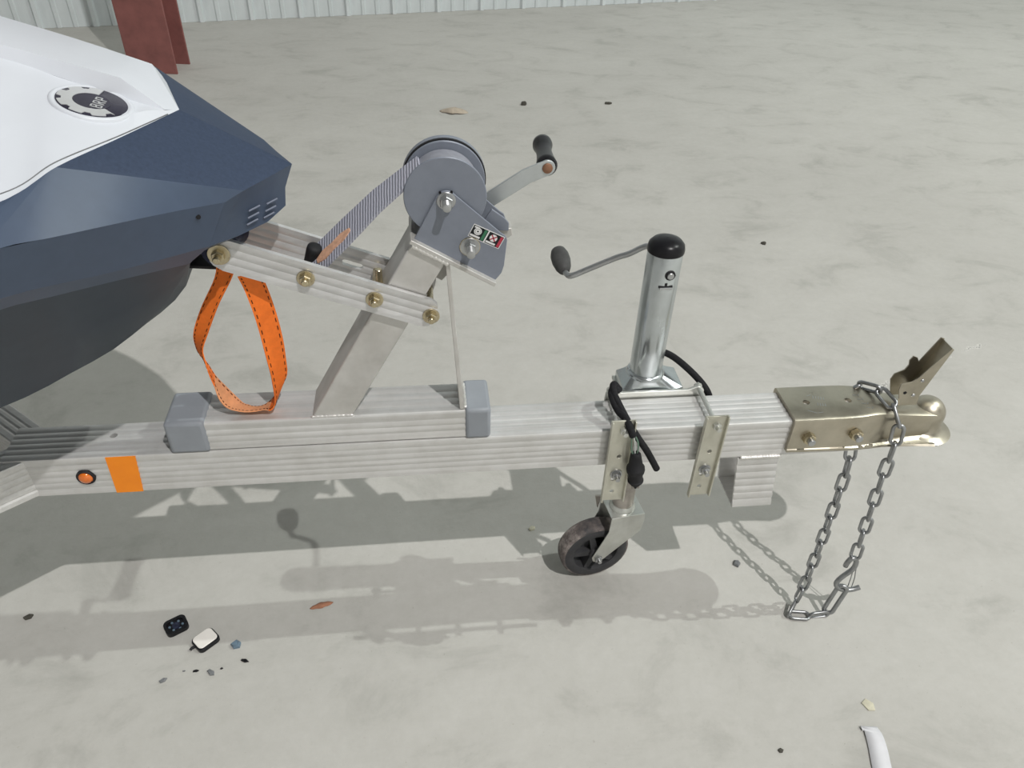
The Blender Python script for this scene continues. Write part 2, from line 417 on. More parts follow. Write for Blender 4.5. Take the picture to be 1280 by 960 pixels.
cut(arm_f, Mesh().prism([(p.x, p.z) for p in sl], .99, 1.03).build('cutter', 'aluminium'))
def side_bolt(p, parent, y_face, rw=.0122, rn=.0086, hn=.0075, rt=.0048, ht=.007, mat='bolt_yellow', tail=0):
    x, z = p; m = Mesh()
    m.lathe((x, y_face, z), (0, -1, 0), [(0, rw), (.0016, rw), (.002, rw-.0006)], 24)
    m.hexa((x, y_face-.0018, z), (x, y_face-.0018-hn, z), rn)
    m.cyl((x, y_face-.0018-hn, z), (x, y_face-.0018-hn-ht, z), rt, 14, .0008)
    if tail: m.cyl((x, y_face, z), (x, y_face+tail, z), rt, 12)
    return m.build('bolt', mat, parent, 30)
for k, (bx, bz, tail) in enumerate(((-.2655, .8575, .09), (-.160, .8185, .03), (-.0715, .7820, .09), (.0055, .7515, .09))):
    side_bolt((bx, bz), arm_n,   .9265, .0145 if k == 0 else .0122, tail=tail, ht=.010 if k == 0 else .006)
# bow roller, stop knob, upright pin
Mesh().lathe((-.2655, .9345, .8575), (0, 1, 0), [(0, .024), (.006, .027), (.022, .021), (.035, .018), (.048, .021), (.064, .027), (.0695, .024)], 28).build('bow_roller', 'navy_roller', tr, 50)
Mesh().lathe(apt(.012, .000, .985), (AU+Vector((0, -.25, 0))), [(-.006, .0095), (.016, .011), (.022, .0105), (.0245, .007), (.025, 0)], 22).build('stop_knob', 'black_rubber', tr, 50)
Mesh().cyl((-.066, .968, .772), (-.0655, .968, .806), .0052, 14, .0008).build('upright_pin', 'bolt_yellow', tr, 40)
Mesh().ribbon([(-.325, .985, .818), (-.29, .985, .815), (-.262, .985, .814)], [(0, .034, 0)]*3, .004).build('roller_stay', 'black_rubber', tr, 30)

# winch
wi = empty('winch', (.03, YC, .86), tr); wi['label'] = 'grey hand winch with webbing strap and black crank grip'
HUB = (.0313, .9205); SH = (.062, .853)
plate = [(-.0136, .8646)]+[(HUB[0]+.0135*math.cos(R(a)), HUB[1]+.0135*math.sin(R(a))) for a in (150, 130, 110, 90, 70, 50)]+[(.1039, .8722), (.1105, .8672), (.1129, .8610), (.1095, .8218), (.1060, .810), (.0976, .7990)]
Mesh().prism(plate, .9395, .9425).build('side_plate', 'winch_paint', wi, 20, .0008)
Mesh().prism([(x+.004, z+.002) for x, z in plate], 1.0035, 1.0065).build('side_plate', 'winch_paint', wi, 20, .0008)
DC = (.0305, .9225)
Mesh().lathe((DC[0], .9445, DC[1]), (0, 1, 0), [(0, .020), (0, .0535), (.001, .0545), (.0022, .0545), (.003, .0535), (.003, .02)], 56).build('drum_flange', 'winch_paint', wi, 30)
Mesh().lathe((DC[0]+.001, .9975, DC[1]), (0, 1, 0), [(0, .02), (0, .0545), (.001, .0555), (.003, .0555), (.003, .02)], 56).build('drum_flange', 'winch_paint', wi, 30)
Mesh().lathe((DC[0]+.001, 1.001, DC[1]), (0, 1, 0), [(0, .0555), (0, .0570), (.004, .0572), (.004, .05)], 56).build('gasket', 'black_rubber', wi, 30)
Mesh().lathe((DC[0]+.001, 1.0052, DC[1]), (0, 1, 0), [(0, .0572), (.010, .0572), (.014, .052), (.015, 0)], 56).build('gear_cover', 'winch_paint', wi, 30)
Mesh().lathe((DC[0], .9478, DC[1]), (0, 1, 0), [(0, .043), (.002, .0455), (.047, .0455), (.0492, .043)], 48).build('wound_strap', 'wound_web', wi, 40)
# strap to the bow
ta = Vector((DC[0]-.0455*math.sin(R(44)), 0, DC[1]+.0455*math.cos(R(44))))
SW = [Vector(q) for q in ((-.004, .047, .004), (-.008, .046, .010), (-.011, .045, .014), (-.012, .044, .015))]
st = [Vector((ta.x, .973, ta.z)), Vector((-.06, .973, .9065)), Vector((-.105, .973, .8625)), Vector((-.158, .974, .8105))]
Mesh().ribbon(st, SW, .0035).build('strap', 'winch_web', wi, 20)
up_n = Vector((-.7, -.2, .68)).normalized()
Mesh().ribbon([st[2].lerp(st[3], k_)-SW[3]*.12+up_n*.0024 for k_ in (-.12, .1, .35, .6, .8)], [SW[3]*q for q in (.12, .3, .26, .34, .16)], .0022).build('frayed_patch', 'frayed', wi, 40)
def threaded(name, x, z, y_face, mats, rw, rn, hn, rt, ht):
    m = Mesh(); m.lathe((x, y_face, z), (0, -1, 0), [(0, rw), (.0018, rw), (.0024, rw-.0008)], 24)
    m.hexa((x, y_face-.002, z), (x, y_face-.002-hn, z), rn)
    y = y_face-.002-hn; pr = [(0, rt)]
    for i in range(int(ht/.0012)): pr += [(i*.0012+.0006, rt*.86), (i*.0012+.0012, rt)]
    pr += [(pr[-1][0]+.0006, rt*.7)]
    m.lathe((x, y, z), (0, -1, 0), pr, 16); return m.build(name, mats, wi, 30)
threaded('hub_bolt', HUB[0], HUB[1], .9395, 'steel_bright', .0125, .0095, .008, .0055, .015)
threaded('shaft_bolt', SH[0], SH[1], .9395, 'steel_bright', .0135, .0085, .006, .0058, .017)
Mesh().lathe((SH[0], .9393, SH[1]), (0, -1, 0), [(0, .0142), (.0012, .0142)], 24).build('washer', 'bolt_yellow', wi)
Mesh().cyl((SH[0], .943, SH[1]), (SH[0], 1.045, SH[1]), .0075, 18).build('drive_shaft', 'steel_bright', wi)
Mesh().cyl((.0235, .9402, .9318), (.0235, .9385, .9318), .0018, 12).build('axle_mark', 'black_plastic', wi)
Mesh().cyl((.0385, .9402, .9322), (.0385, .9385, .9322), .0018, 12).build('axle_mark', 'black_plastic', wi)
# pawl and its bent tab
Mesh().prism([(.080, .880), (.093, .899), (.110, .886), (.1165, .878), (.1165, .8665), (.096, .868)], .956, .960).build('pawl', 'winch_paint', wi, 20, .0008)
Mesh().prism([(.088, .869), (.121, .8685), (.1225, .858), (.112, .851), (.095, .858)], .960, .985).build('pawl_tab', 'aluminium_plain', wi, 20, .001)
# crank
cw = .0115
a0, a1, a2 = Vector((SH[0], 0, SH[1])), Vector((.150, 0, .9105)), Vector((.179, 0, .9225))
d1 = (a1-a0).normalized(); n1 = Vector((-d1.z, 0, d1.x)); d2 = (a2-a1).normalized(); n2 = Vector((-d2.z, 0, d2.x))
up = [a0+n1*cw, a1+n1*cw]+[a2+d2*(cw*math.cos(R(t_)))+n2*(cw*math.sin(R(t_))) for t_ in range(80, -81, -16)]+[a1-n1*cw, a0-n1*cw]
Mesh().prism([(p.x, p.z) for p in up], 1.036, 1.0405).build('crank_arm', 'crank_zinc', wi, 20, .0008)
Mesh().lathe((.179, 1.0365, .9225), (0, -1, 0), [(0, .0075), (.002, .0075), (.003, .006), (.0032, 0)], 20).build('crank_pin', 'copper_bolt', wi, 40)
Mesh().lathe((.179, 1.0405, .9225), (0.06, 1, 0.02), [(0, .0135), (.004, .0155), (.012, .0145), (.03, .0125), (.05, .0115), (.066, .0125), (.078, .0150), (.086, .0145), (.091, .010), (.092, 0)], 28).build('crank_grip', 'black_plastic', wi, 60)
# sticker on the side plate
sc_ = Vector((.0845, 0, .8675)); sx = Vector((.0403, 0, -.0205)).normalized(); sz = Vector((.0205, 0, .0403)).normalized()
def spt(a, b): p = sc_+sx*a+sz*b; return (p.x, p.z)
def srect(a0_, a1_, b0_, b1_): return [spt(a0_, b0_), spt(a1_, b0_), spt(a1_, b1_), spt(a0_, b1_)]
stk = Mesh().prism(srect(-.0235, .0235, -.0098, .0098), .9391, .9396).build('warning_sticker', 'sticker_white', wi, 0)
def sp(poly, mat, name, lift): Mesh().prism(poly, .9391-lift, .9391).build(name, mat, wi, 0)
for c0_ in (-.0118, .0118):
    sp(srect(c0_-.0108, c0_+.0108, -.0088, .0088), 'sticker_black', 'sticker_panel', .00012)
    pcx, pcz = spt(c0_-.0022, .0018); sp([(pcx+.0054*math.cos(R(a)), pcz+.0054*math.sin(R(a))) for a in range(0, 360, 18)], 'sticker_white', 'sticker_disc', .00022)
    sp(srect(c0_-.0100, c0_+.0042, -.0076, -.0048), 'sticker_white', 'sticker_bar', .00022)
sp(srect(-.0060, -.0020, -.0080, .0080), 'sticker_green', 'sticker_stripe', .00024)
sp(srect(.0182, .0222, -.0080, .0080), 'sticker_red', 'sticker_stripe', .00024)
sp(srect(-.0208, -.0135, .0056, .0078), 'sticker_white', 'sticker_pictogram', .00024)
pcx, pcz = spt(-.014, .0018)
for rr, mm, lf in ((.0040, 'sticker_black', .0003), (.0036, 'sticker_white', .00036), (.0012, 'sticker_black', .0004)):
    sp([(pcx+rr*math.cos(R(a)), pcz+rr*math.sin(R(a))) for a in range(0, 360, 20)], mm, 'sticker_ring', lf)
for s_ in (1, -1):
    q0, q1 = (.0096-.0038, .0018-.0038*s_), (.0096+.0038, .0018+.0038*s_); nx, nz = .0006, -.0006*s_
    sp([spt(q0[0]-nx, q0[1]-nz), spt(q1[0]-nx, q1[1]-nz), spt(q1[0]+nx, q1[1]+nz), spt(q0[0]+nx, q0[1]+nz)], 'sticker_red', 'sticker_cross', .0003)

# tongue jack
JX, JY = .381, 1.058
jk = empty('tongue_jack', (JX, JY, 0), tr); jk['label'] = 'galvanised swivel jack with black cap and small caster wheel'
tube = Mesh().lathe((JX, JY, .535), (0, 0, 1), [(0, .0225), (0, .0278), (.003, .0285), (.239, .0285), (.241, .0275), (.241, .02)], 40).build('outer_tube', 'zinc', jk, 40)
Mesh().lathe((JX, JY, .775), (0, 0, 1), [(0, .0298), (.005, .0300), (.012, .0285), (.018, .023), (.022, .013), (.0235, 0)], 36).build('top_cap', 'black_plastic', jk, 60)
Mesh().lathe((JX, JY, .535), (0, 0, 1), [(-.001, .034), (.002, .033), (.006, .0292)], 36).build('tube_weld', 'zinc', jk, 60)
# gear bush and slot on the near side of the tube
m = Mesh(); m.lathe((JX+.004, JY-.0265, .7455), (0, -1, 0), [(0, .0085), (.0035, .0085), (.004, .0078), (.004, .0058)], 20); m.build('gear_bush', 'black_rubber', jk, 40)
Mesh().cyl((JX+.004, JY-.027, .7455), (JX+.004, JY-.0335, .7455), .0055, 18, .0008).build('gear_shaft', 'steel_bright', jk, 40)
Mesh().box(JX-.0105, JX+.0105, JY-.0305, JY-.024, .7195, .7235).build('tab', 'steel_bright', jk, 0, .001)
Mesh().box(JX-.0115, JX+.0115, JY-.0288, JY-.024, .7225, .7262).build('slot', 'black_rubber', jk, 0, .0006)
Mesh().box(JX-.0022, JX+.0022, JY-.0290, JY-.024, .7262, .7315).build('slot', 'black_rubber', jk, 0, .0006)
# cranked handle at the back
hp = bez([(.381, 1.088, .7455), (.381, 1.115, .7455), (.374, 1.135, .742), (.350, 1.150, .720), (.3306, 1.158, .7085), (.290, 1.168, .684), (.262, 1.173, .668), (.2535, 1.180, .663), (.248, 1.196, .665)], 48)
Mesh().sweep(hp, .0052, 12).build('crank_handle', 'steel_bright', jk, 60)
Mesh().lathe((.2485, 1.190, .665), (-.055, .95, .16), [(0, .006), (.004, .0105), (.014, .0145), (.030, .0172), (.046, .0170), (.058, .0140), (.064, .008), (.0655, 0)], 26).build('crank_grip', 'grip_rubber', jk, 60)
# pivot bracket and mount plate behind the beam
rt = [(JX+.031*math.cos(a), JY+.031*math.sin(a)) for a in [2*math.pi*i/32+math.pi/32 for i in range(32)]]
def sqr(cx, cy, hx, hy):
    o_ = []
    for i in range(32):
        a = 2*math.pi*i/32+math.pi/32; c_, s_ = math.cos(a), math.sin(a); k_ = 1/max(abs(c_)/hx, abs(s_)/hy); o_.append((cx+c_*k_, cy+s_*k_))
    return o_
Mesh().loft([[(x, y, .500) for x, y in sqr(.391, 1.059, .0545, .034)], [(x, y, .517) for x, y in sqr(.391, 1.059, .0545, .034)], [(x, y, .536) for x, y in rt]]).build('pivot_bracket', 'zinc', jk, 25, .002)
mp = [(.302, .40), (.480, .40), (.480, .508)]+[(.4675+.0125*math.cos(R(a)), .5155+.0125*math.sin(R(a))) for a in (20, 60, 90)]+[(.450, .521), (.330, .521)]+[(.3145+.0125*math.cos(R(a)), .5155+.0125*math.sin(R(a))) for a in (90, 120, 160)]+[(.302, .508)]
Mesh().prism(mp, 1.0155, 1.0215).build('mount_plate', 'zinc_dull', jk, 20, .001)
Mesh().box(.332, .447, 1.0215, 1.094, .494, .501).build('mount_shelf', 'zinc_dull', jk, 0, .0015)
Mesh().cyl((JX, JY, .50), (JX, JY, .187), .0215, 30).build('inner_tube', 'rusty_tube', jk, 40)
Mesh().lathe((JX, JY, .187), (0, 0, 1), [(0, .027), (.008, .0265), (.014, .0225)], 30).build('collar', 'zinc_dull', jk, 40)
# clamp channels, long bolts
def clamp(x0, x1, nholes):
    m = Mesh(); y = .922
    m.loft([[(x0, y-.009, z), (x0, y, z), (x1, y, z), (x1, y-.009, z), (x1-.0028, y-.009, z), (x1-.0028, y-.0028, z), (x0+.0028, y-.0028, z), (x0+.0028, y-.009, z)] for z in (.357, .5415)])
    o = m.build('clamp_channel', 'clamp_zinc', jk, 20)
    xc = (x0+x1)/2
    cut(o, *[Mesh().cyl((xc+dx, y-.02, z), (xc+dx, y+.02, z), .0038, 14).build('cutter', 'zinc') for dx, z in nholes])
    b = o.modifiers.new('bevel', 'BEVEL'); b.width = .0007; b.segments = 2; b.limit_method = 'ANGLE'
    return o
clamp(.290, .331, [(.001, .462), (-.004, .409), (-.003, .379)])
clamp(.448, .488, [(.001, .462), (-.004, .409), (-.002, .379)])
for x, xl in ((.3125, .3105), (.4700, .4680)):
    m = Mesh(); m.cyl((x, .905, .5215), (x, 1.030, .5215), .0042, 14); m.hexa((x, .9192, .5215), (x, .913, .5215), .0075); m.hexa((x, 1.0215, .5215), (x, 1.028, .5215), .0075)
    m.build('long_bolt', 'zinc_dull', jk, 30)
    m = Mesh(); m.cyl((xl, .903, .4215), (xl, 1.030, .4215), .0042, 14); m.lathe((xl, .9192, .4215), (0, -1, 0), [(0, .0105), (.0018, .0105)], 20); m.hexa((xl, .9178, .4215), (xl, .911, .4215), .0078)
    m.build('long_bolt', 'steel_bright', jk, 30)
# caster fork and wheel
B = R(8); e1 = Vector((math.cos(B), math.sin(B), 0)); nl = Vector((math.sin(B), -math.cos(B), 0)); S0 = Vector((JX, JY, 0)); TRL = -.052
def fpt(a, z, l_): p = S0+e1*a+nl*l_; return Vector((p.x, p.y, z))
def fprism(poly, l0, l1): return Mesh().loft([[fpt(a, z, l0) for a, z in poly], [fpt(a, z, l1) for a, z in poly]])
fp = [(-.034, .190), (.037, .190), (.039, .170), (.034, .140)]+[(TRL+.0135*math.cos(R(a)), .075+.0135*math.sin(R(a))) for a in (-40, -70, -100, -140, 170, 140)]+[(-.036, .150)]
fprism(fp, .0295, .0325).build('fork_plate', 'zinc_dull', jk, 25, .001)
fprism(fp, -.0325, -.0295).build('fork_plate', 'zinc_dull', jk, 25, .001)
fprism([(-.034, .1875), (.037, .1875), (.037, .1905), (-.034, .1905)], -.0325, .0325).build('fork_crown', 'zinc_dull', jk, 0, .001)
WC = fpt(TRL, .0752, 0)
Mesh().ring(WC-nl*.0215, nl, [(.004, .060), (.0025, .0690), (.005, .0730), (.011, .0748), (.0215, .0752), (.032, .0748), (.038, .0730), (.0405, .0690), (.039, .060)], 56).build('tyre', 'worn_tyre', jk, 50)
m = Mesh()
m.ring(WC-nl*.0185, nl, [(0, .0490), (.037, .0490), (.0385, .0520), (.0390, .0640), (.0370, .0690), (0, .0690), (-.002, .064), (-.0015, .052)], 48)
m.ring(WC-nl*.002, nl, [(0, .012), (0, .030), (.004, .030), (.004, .012)], 40)
m.lathe(WC-nl*.0245, nl, [(0, .013), (.001, .0145), (.048, .0145), (.049, .013)], 24)
for k in range(5):
    a = R(90+72*k+15); d_ = e1*math.cos(a)+Vector((0, 0, 1))*math.sin(a); t2 = d_.cross(nl)
    q = [WC+d_*r_+t2*s_ for r_, s_ in ((.013, -.0075), (.051, -.0055), (.051, .0055), (.013, .0075))]
    m.loft([[p-nl*.015 for p in q], [p+nl*.0165 for p in q]])
m.build('wheel', 'wheel_rubber', jk, 30)
m = Mesh(); m.cyl(WC-nl*.042, WC+nl*.046, .0042, 14, .0006); m.hexa(WC+nl*.0325, WC+nl*.0395, .0085); m.hexa(WC-nl*.0325, WC-nl*.039, .0085); m.build('axle_bolt', 'steel_bright', jk, 30)
Mesh().add([fpt(-.034, .192, -.03), fpt(-.040, .160, -.03), fpt(-.046, .192, -.034), fpt(-.034, .192, -.036), fpt(-.040, .160, -.036), fpt(-.046, .192, -.038)], [(0, 1, 2), (3, 5, 4), (0, 3, 4, 1), (1, 4, 5, 2), (2, 5, 3, 0)]).build('fork_gusset', 'rusty_tube', jk, 0)

# square stub under the beam
outer = fluted_section(Y0-.001, Y1+.001, .302, ZB, 7, 1, .0022)
sh = .125
i0, i1, j0, j1 = Y0+.004, Y1-.004, .307, ZB-.002
m = Mesh()
stub = extrude_x(outer, .531, .606, sh, ZB).build('stub_tube', 'aluminium', tr, 20)
inn = [(i0, j0), (i0, j1), (i1, j1), (i1, j0)]
cut(stub, Mesh().loft([[(x+sh*(ZB-z), y, z) for y, z in inn] for x in (.50, .64)]).build('cutter', 'aluminium'))
bead((.534, Y0-.001, ZB+.001), (.609, Y0-.001, ZB+.001), .0036, 14, 'weld_bead', stub)

# coupler
cp = empty('coupler', (.61, YC, .45), tr); cp['label'] = 'yellow zinc ball coupler with raised latch lever'
def csec(w, zt, zb, lip, r=.007):
    h = [(-w-lip, zb), (-w-lip*1.12, zb+.0025), (-w-lip*.95, zb+.005), (-w-lip*.35, zb+.0065), (-w-.0003, zb+.010), (-w, zt-r), (-w+r*.3, zt-r*.3), (-w+r, zt)]
    return h+[(-y, z) for y, z in reversed(h)]
stn = [(.612, .0475, .517, .446, .002), (.640, .0475, .517, .446, .003), (.700, .0475, .517, .4455, .004), (.735, .0460, .517, .444, .005), (.765, .0415, .5165, .443, .007), (.790, .0370, .512, .4425, .009), (.815, .0335, .505, .442, .0125), (.850, .0310, .500, .442, .0165), (.888, .0300, .496, .442, .0215)]
body = Mesh().loft([[(x, YC+a, b) for a, b in csec(w_, zt, zb, lp)] for x, w_, zt, zb, lp in stn]).build('body', 'zinc_yellow', cp, 60)
cut(body, *[Mesh().cyl((x, .972, .50), (x, .972, .53), .0062, 18).build('cutter', 'zinc') for x in (.650, .727)])
m = Mesh(); rs = .0310; prof = [(-.038, rs+.0195), (-.035, rs+.0210), (-.031, rs+.012), (-.028, rs+.004), (-.022, rs), (-.004, rs)]+[(rs*math.sin(R(a)), rs*math.cos(R(a))) for a in range(6, 86, 8)]+[(rs, 0)]
m.lathe((.8885, YC, .4800), (0, 0, 1), prof, 44); m.build('ball_socket', 'zinc_yellow', cp, 45)
Mesh().hexa((.6435, .925, .4790), (.6435, .914, .4790), .0112).build('nut', 'bolt_yellow', cp, 25); Mesh().cyl((.6435, .915, .4790), (.6435, .9065, .4790), .0066, 16, .0012).build('bolt', 'steel_bright', cp, 40)
Mesh().hexa((.7285, .925, .4815), (.7285, .914, .4815), .0112).build('nut', 'bolt_yellow', cp, 25); Mesh().cyl((.7285, .915, .4815), (.7285, .9065, .4815), .0066, 16, .0012).build('bolt', 'steel_bright', cp, 40)
latn = [(.8027, .5476), (.8026, .5600), (.82, .5640), (.8309, .5732), (.8441, .5958), (.8676, .6316), (.8717, .6289), (.8463, .5326), (.8480, .512), (.8150, .512)]
Mesh().prism(latn, .9565, .9585).build('latch_plate', 'zinc_yellow', cp, 20, .0006)
latf = [(.8027, .5476), (.806, .5600), (.8220, .5680), (.8260, .5780), (.8235, .5880), (.8280, .5970), (.8370, .5930), (.8420, .5850), (.8640, .6340), (.8717, .6310), (.8463, .5326), (.8480, .512), (.8150, .512)]
Mesh().prism(latf, .9865, .9885).build('latch_plate', 'zinc_yellow', cp, 20, .0006)
Mesh().prism([(.8463, .5326), (.8717, .6289), (.8690, .6300), (.8440, .5335)], .9575, .9875).build('latch_spine', 'zinc_yellow', cp, 20)
for x, z in ((.839, .5655), (.8336, .5342)): Mesh().lathe((x, .9566, z), (0, -1, 0), [(0, .0035), (.0012, .003), (.002, 0)], 14).build('rivet', 'steel_bright', cp, 60)
Mesh().cyl((.8161, .9566, .5407), (.8161, .9558, .5407), .003, 14).build('latch_hole', 'black_plastic', cp)
# stamped marks on the coupler top
rnd = random.Random(3)
def stamp(x, y, ln, a, wd=.0012):
    d_ = Vector((math.cos(a), math.sin(a), 0)); n_ = Vector((-d_.y, d_.x, 0))*wd/2; c_ = Vector((x, y, .5171))
    Mesh().loft([[c_+d_*s_*ln/2+n_*k_+Vector((0, 0, h)) for s_, k_ in ((-1, -1), (1, -1), (1, 1), (-1, 1))] for h in (0, .0003)]).build('stamped_mark', 'steel_bright', cp, 0)
for i in range(5): stamp(.668+.0042*i, .985-.0015*i, .008, R(70))
for i in range(4): stamp(.668+.0042*i, .965-.001*i, .007, R(75))
stamp(.662, .990, .009, R(20)); stamp(.650, .946, .016, R(-32)); stamp(.664, .943, .010, R(10))
for i in range(4): stamp(.745+.003*i, .985-.012*i, .007, R(-20)); stamp(.752+.003*i, .985-.012*i, .006, R(60))

# ------------------------------------------------------------------ jet ski
js = empty('jet_ski', (-.9, YC, .56)); tag(js, 'white and slate grey jet ski bow resting on the trailer roller', 'jet ski')
H = {
'S': [(-0.2861, 0.9725, 1.0292), (-0.325, 0.87, 1.0331), (-0.3646, 0.79, 1.0327), (-0.4034, 0.74, 1.0185), (-.50, .665, 1.015), (-.70, .56, 1.02), (-1.5, .47, 1.03)],
'TP': [(-0.1631, 0.9725, 0.9594), (-0.1873, 0.93, 0.9595), (-0.2094, 0.89, 0.9609)],
'P': [(-0.2094, 0.89, 0.9609), (-0.2916, 0.835, 0.9978), (-0.3643, 0.787, 1.0306)],
'G': [(-0.2304, 0.875, 0.9529), (-0.2875, 0.82, 0.9652), (-0.3623, 0.72, 0.9894), (-0.3922, 0.69, 0.9957), (-.50, .60, .998), (-.70, .505, 1.0), (-1.5, .39, 1.0)],
'E': [(-0.2593, 0.875, 0.8962), (-0.3395, 0.8, 0.908), (-0.3873, 0.735, 0.9276), (-0.4174, 0.7, 0.9358), (-.50, .63, .938), (-.70, .53, .94), (-1.5, .42, .94)],
'F': [(-0.2921, 0.885, 0.8674), (-0.3514, 0.82, 0.8845), (-0.4022, 0.755, 0.9024), (-0.4341, 0.72, 0.9108), (-.52, .65, .912), (-.70, .56, .91), (-1.5, .46, .905)],
'K': [(-0.3356, 0.95, 0.7982), (-0.3634, 0.94, 0.7684), (-0.4216, 0.92, 0.7263), (-0.4806, 0.9, 0.7004), (-0.5663, 0.85, 0.6802), (-.75, .78, .66), (-1.5, .68, .64)],
'NB': [(-0.1794, 0.9725, 0.9026), (-0.1999, 0.945, 0.8934), (-0.2297, 0.91, 0.8926), (-0.2593, 0.875, 0.8962)],
'CB': [(-0.2965, 0.9525, 1.0359), (-0.3266, 0.9525, 1.0454), (-0.4042, 0.9575, 1.0712), (-0.4632, 0.9625, 1.0915), (-.70, .965, 1.16), (-1.0, .965, 1.20), (-1.5, .965, 1.22)],
'BA': [(-0.3399, 0.9605, 1.0702), (-0.4014, 0.9645, 1.0876), (-0.4614, 0.9695, 1.1042), (-0.7, 0.972, 1.172), (-1.0, 0.972, 1.214), (-1.5, 0.972, 1.234)],
'SIL': [(-0.3359, 1.0725, 1.0543), (-0.4149, 1.0725, 1.083), (-0.499, 1.0725, 1.1101), (-.70, 1.08, 1.17), (-1.0, 1.09, 1.21), (-1.5, 1.09, 1.23)],
}
def rs_(pts, n):                                      # even resampling of a line
    P = [Vector(p) for p in pts]; L = [0]
    for a, b in zip(P, P[1:]): L.append(L[-1]+(b-a).length)
    out = []
    for k in range(n):
        s_ = L[-1]*k/(n-1); i = max(j for j in range(len(P)-1) if L[j] <= s_+1e-9); out.append(P[i].lerp(P[i+1], min(1, (s_-L[i])/(L[i+1]-L[i]))))
    return out
def sm(pts, n=None): return bez(pts, n or 6*(len(pts)-1))
def fl(p): return Vector((p[0], 2*YC-p[1], p[2]))
def both(m, fn):
    fn(m, lambda p: Vector(p)); fn(m, fl)
N_ = 40
def upto(k, i0_, i1_): return [Vector(p) for p in H[k][i0_:i1_]]
# hood
m = Mesh()
S_all = sm(H['S'], 60); CBl = sm(H['CB'], 60)
Srs, CBrs = S_all, CBl
mid = [a.lerp(b, .5)+Vector((0, 0, .006*min(1, i/6))) for i, (a, b) in enumerate(zip(Srs, CBrs))]
m.strip(Srs, mid); m.strip(mid, CBrs)
BAl, SIl = rs_(sm(H['BA'], 60), N_), rs_(sm(H['SIL'], 60), N_)
CBk = 10
CBcut = rs_(CBl[CBk:], N_)
m.strip(CBcut, BAl); m.strip(BAl, SIl)
tipf = [H['SIL'][0], H['S'][0]]+list(CBl[:CBk+1])
for a, b in zip(tipf, tipf[1:]): m.add([H['BA'][0], a, b], [(0, 1, 2)])
FS = rs_([fl(p) for p in S_all if p.x < -.318], N_)
m.strip(SIl, FS); m.add([H['S'][0], H['SIL'][0], FS[0]], [(0, 1, 2)])
m.build('hood', 'hull_white', js, 24, weld=.0006)
seam = [a.lerp(b, .09)+Vector((0, 0, .0002)) for a, b in zip(Srs, mid)][2:34]
Mesh().sweep(seam, .0007, 6).build('panel_seam', 'shard_grey', js, 40)
# dark bow cover: upper panels, lighter side flare, side panel, nose, underside
m = Mesh(); top_m = Mesh()
def dark(m, g_):
    A = [g_(p) for p in S_all[:21]]; Bq = [g_(p) for p in rs_(H['TP'], 21)]
    rows = [[A[i].lerp(Bq[i], k/8) for i in range(21)] for k in range(9)]
    for r0, r1 in zip(rows, rows[1:]): top_m.strip(r0, r1)
    up_ = [g_(Vector(H['TP'][2]).lerp(S_all[20], k/8)) for k in range(8)]+[g_(p) for p in S_all[20:]]
    G_ = [g_(p) for p in rs_(sm(H['G']), N_)]; Gu = [g_(p) for p in rs_(sm(H['G'])[:13], 9)[:8]]+[g_(p) for p in rs_(sm(H['G'])[12:], 41)]; E_ = [g_(p) for p in rs_(sm(H['E']), N_)]; F_ = [g_(p) for p in rs_(sm(H['F']), N_)]
    m.strip(up_, Gu); m.strip(G_, E_); m.strip(E_, F_)
    T_ = Bq+[g_(H['G'][0])]; NBr = [g_(p) for p in rs_(H['NB'], 22)]
    mid_ = [a.lerp(b, .55)+Vector((-.004, 0, 0)) for a, b in zip(T_, NBr)]
    m.strip(T_, mid_); m.strip(mid_, NBr)
    F0 = g_(H['F'][0]); K0 = Vector((-.315, YC, .83))
    for a, b in zip(NBr, NBr[1:]): m.add([a, b, K0], [(0, 1, 2)])
    m.add([NBr[-1], F0, K0], [(0, 1, 2)])
both(m, dark)
m.build('bow_cover', 'hull_dark', js, 20, weld=.0004); top_m.build('bow_top_panel', 'hull_top', js, 14, weld=.0004)
m = Mesh()
def low(m, g_):
    F_ = [g_(p) for p in rs_(sm(H['F']), N_)]; Kl = sm(H['K']); K_ = [g_(p) for p in rs_(Kl, N_)]
    KC = [Vector((p.x+.004, YC, p.z-.012)) for p in rs_(Kl, N_)]
    md = [a.lerp(b, .5) + (b-a).cross(Vector((1, 0, 0))).normalized()*0 for a, b in zip(F_, K_)]
    m.strip(F_, md); m.strip(md, K_); m.strip(K_, KC)
    m.add([F_[0], K_[0], KC[0], Vector((-.315, YC, .83))], [(0, 1, 2, 3)])
both(m, low)
m.build('lower_hull', 'hull_lower', js, 30, weld=.0004)
# transom-side closure far outside the frame
m = Mesh()
ring = [H[k][-1] for k in ('CB', 'S', 'G', 'E', 'F', 'K')]
ring = [Vector(p) for p in ring]+[Vector((-1.5, YC, .628))]+[fl(p) for p in reversed([H[k][-1] for k in ('S', 'G', 'E', 'F', 'K')])][::1]+[Vector(H['SIL'][-1]), Vector(H['BA'][-1])]
m.add(ring, [tuple(range(len(ring)))]); m.build('rear_bulkhead', 'hull_lower', js, 0)
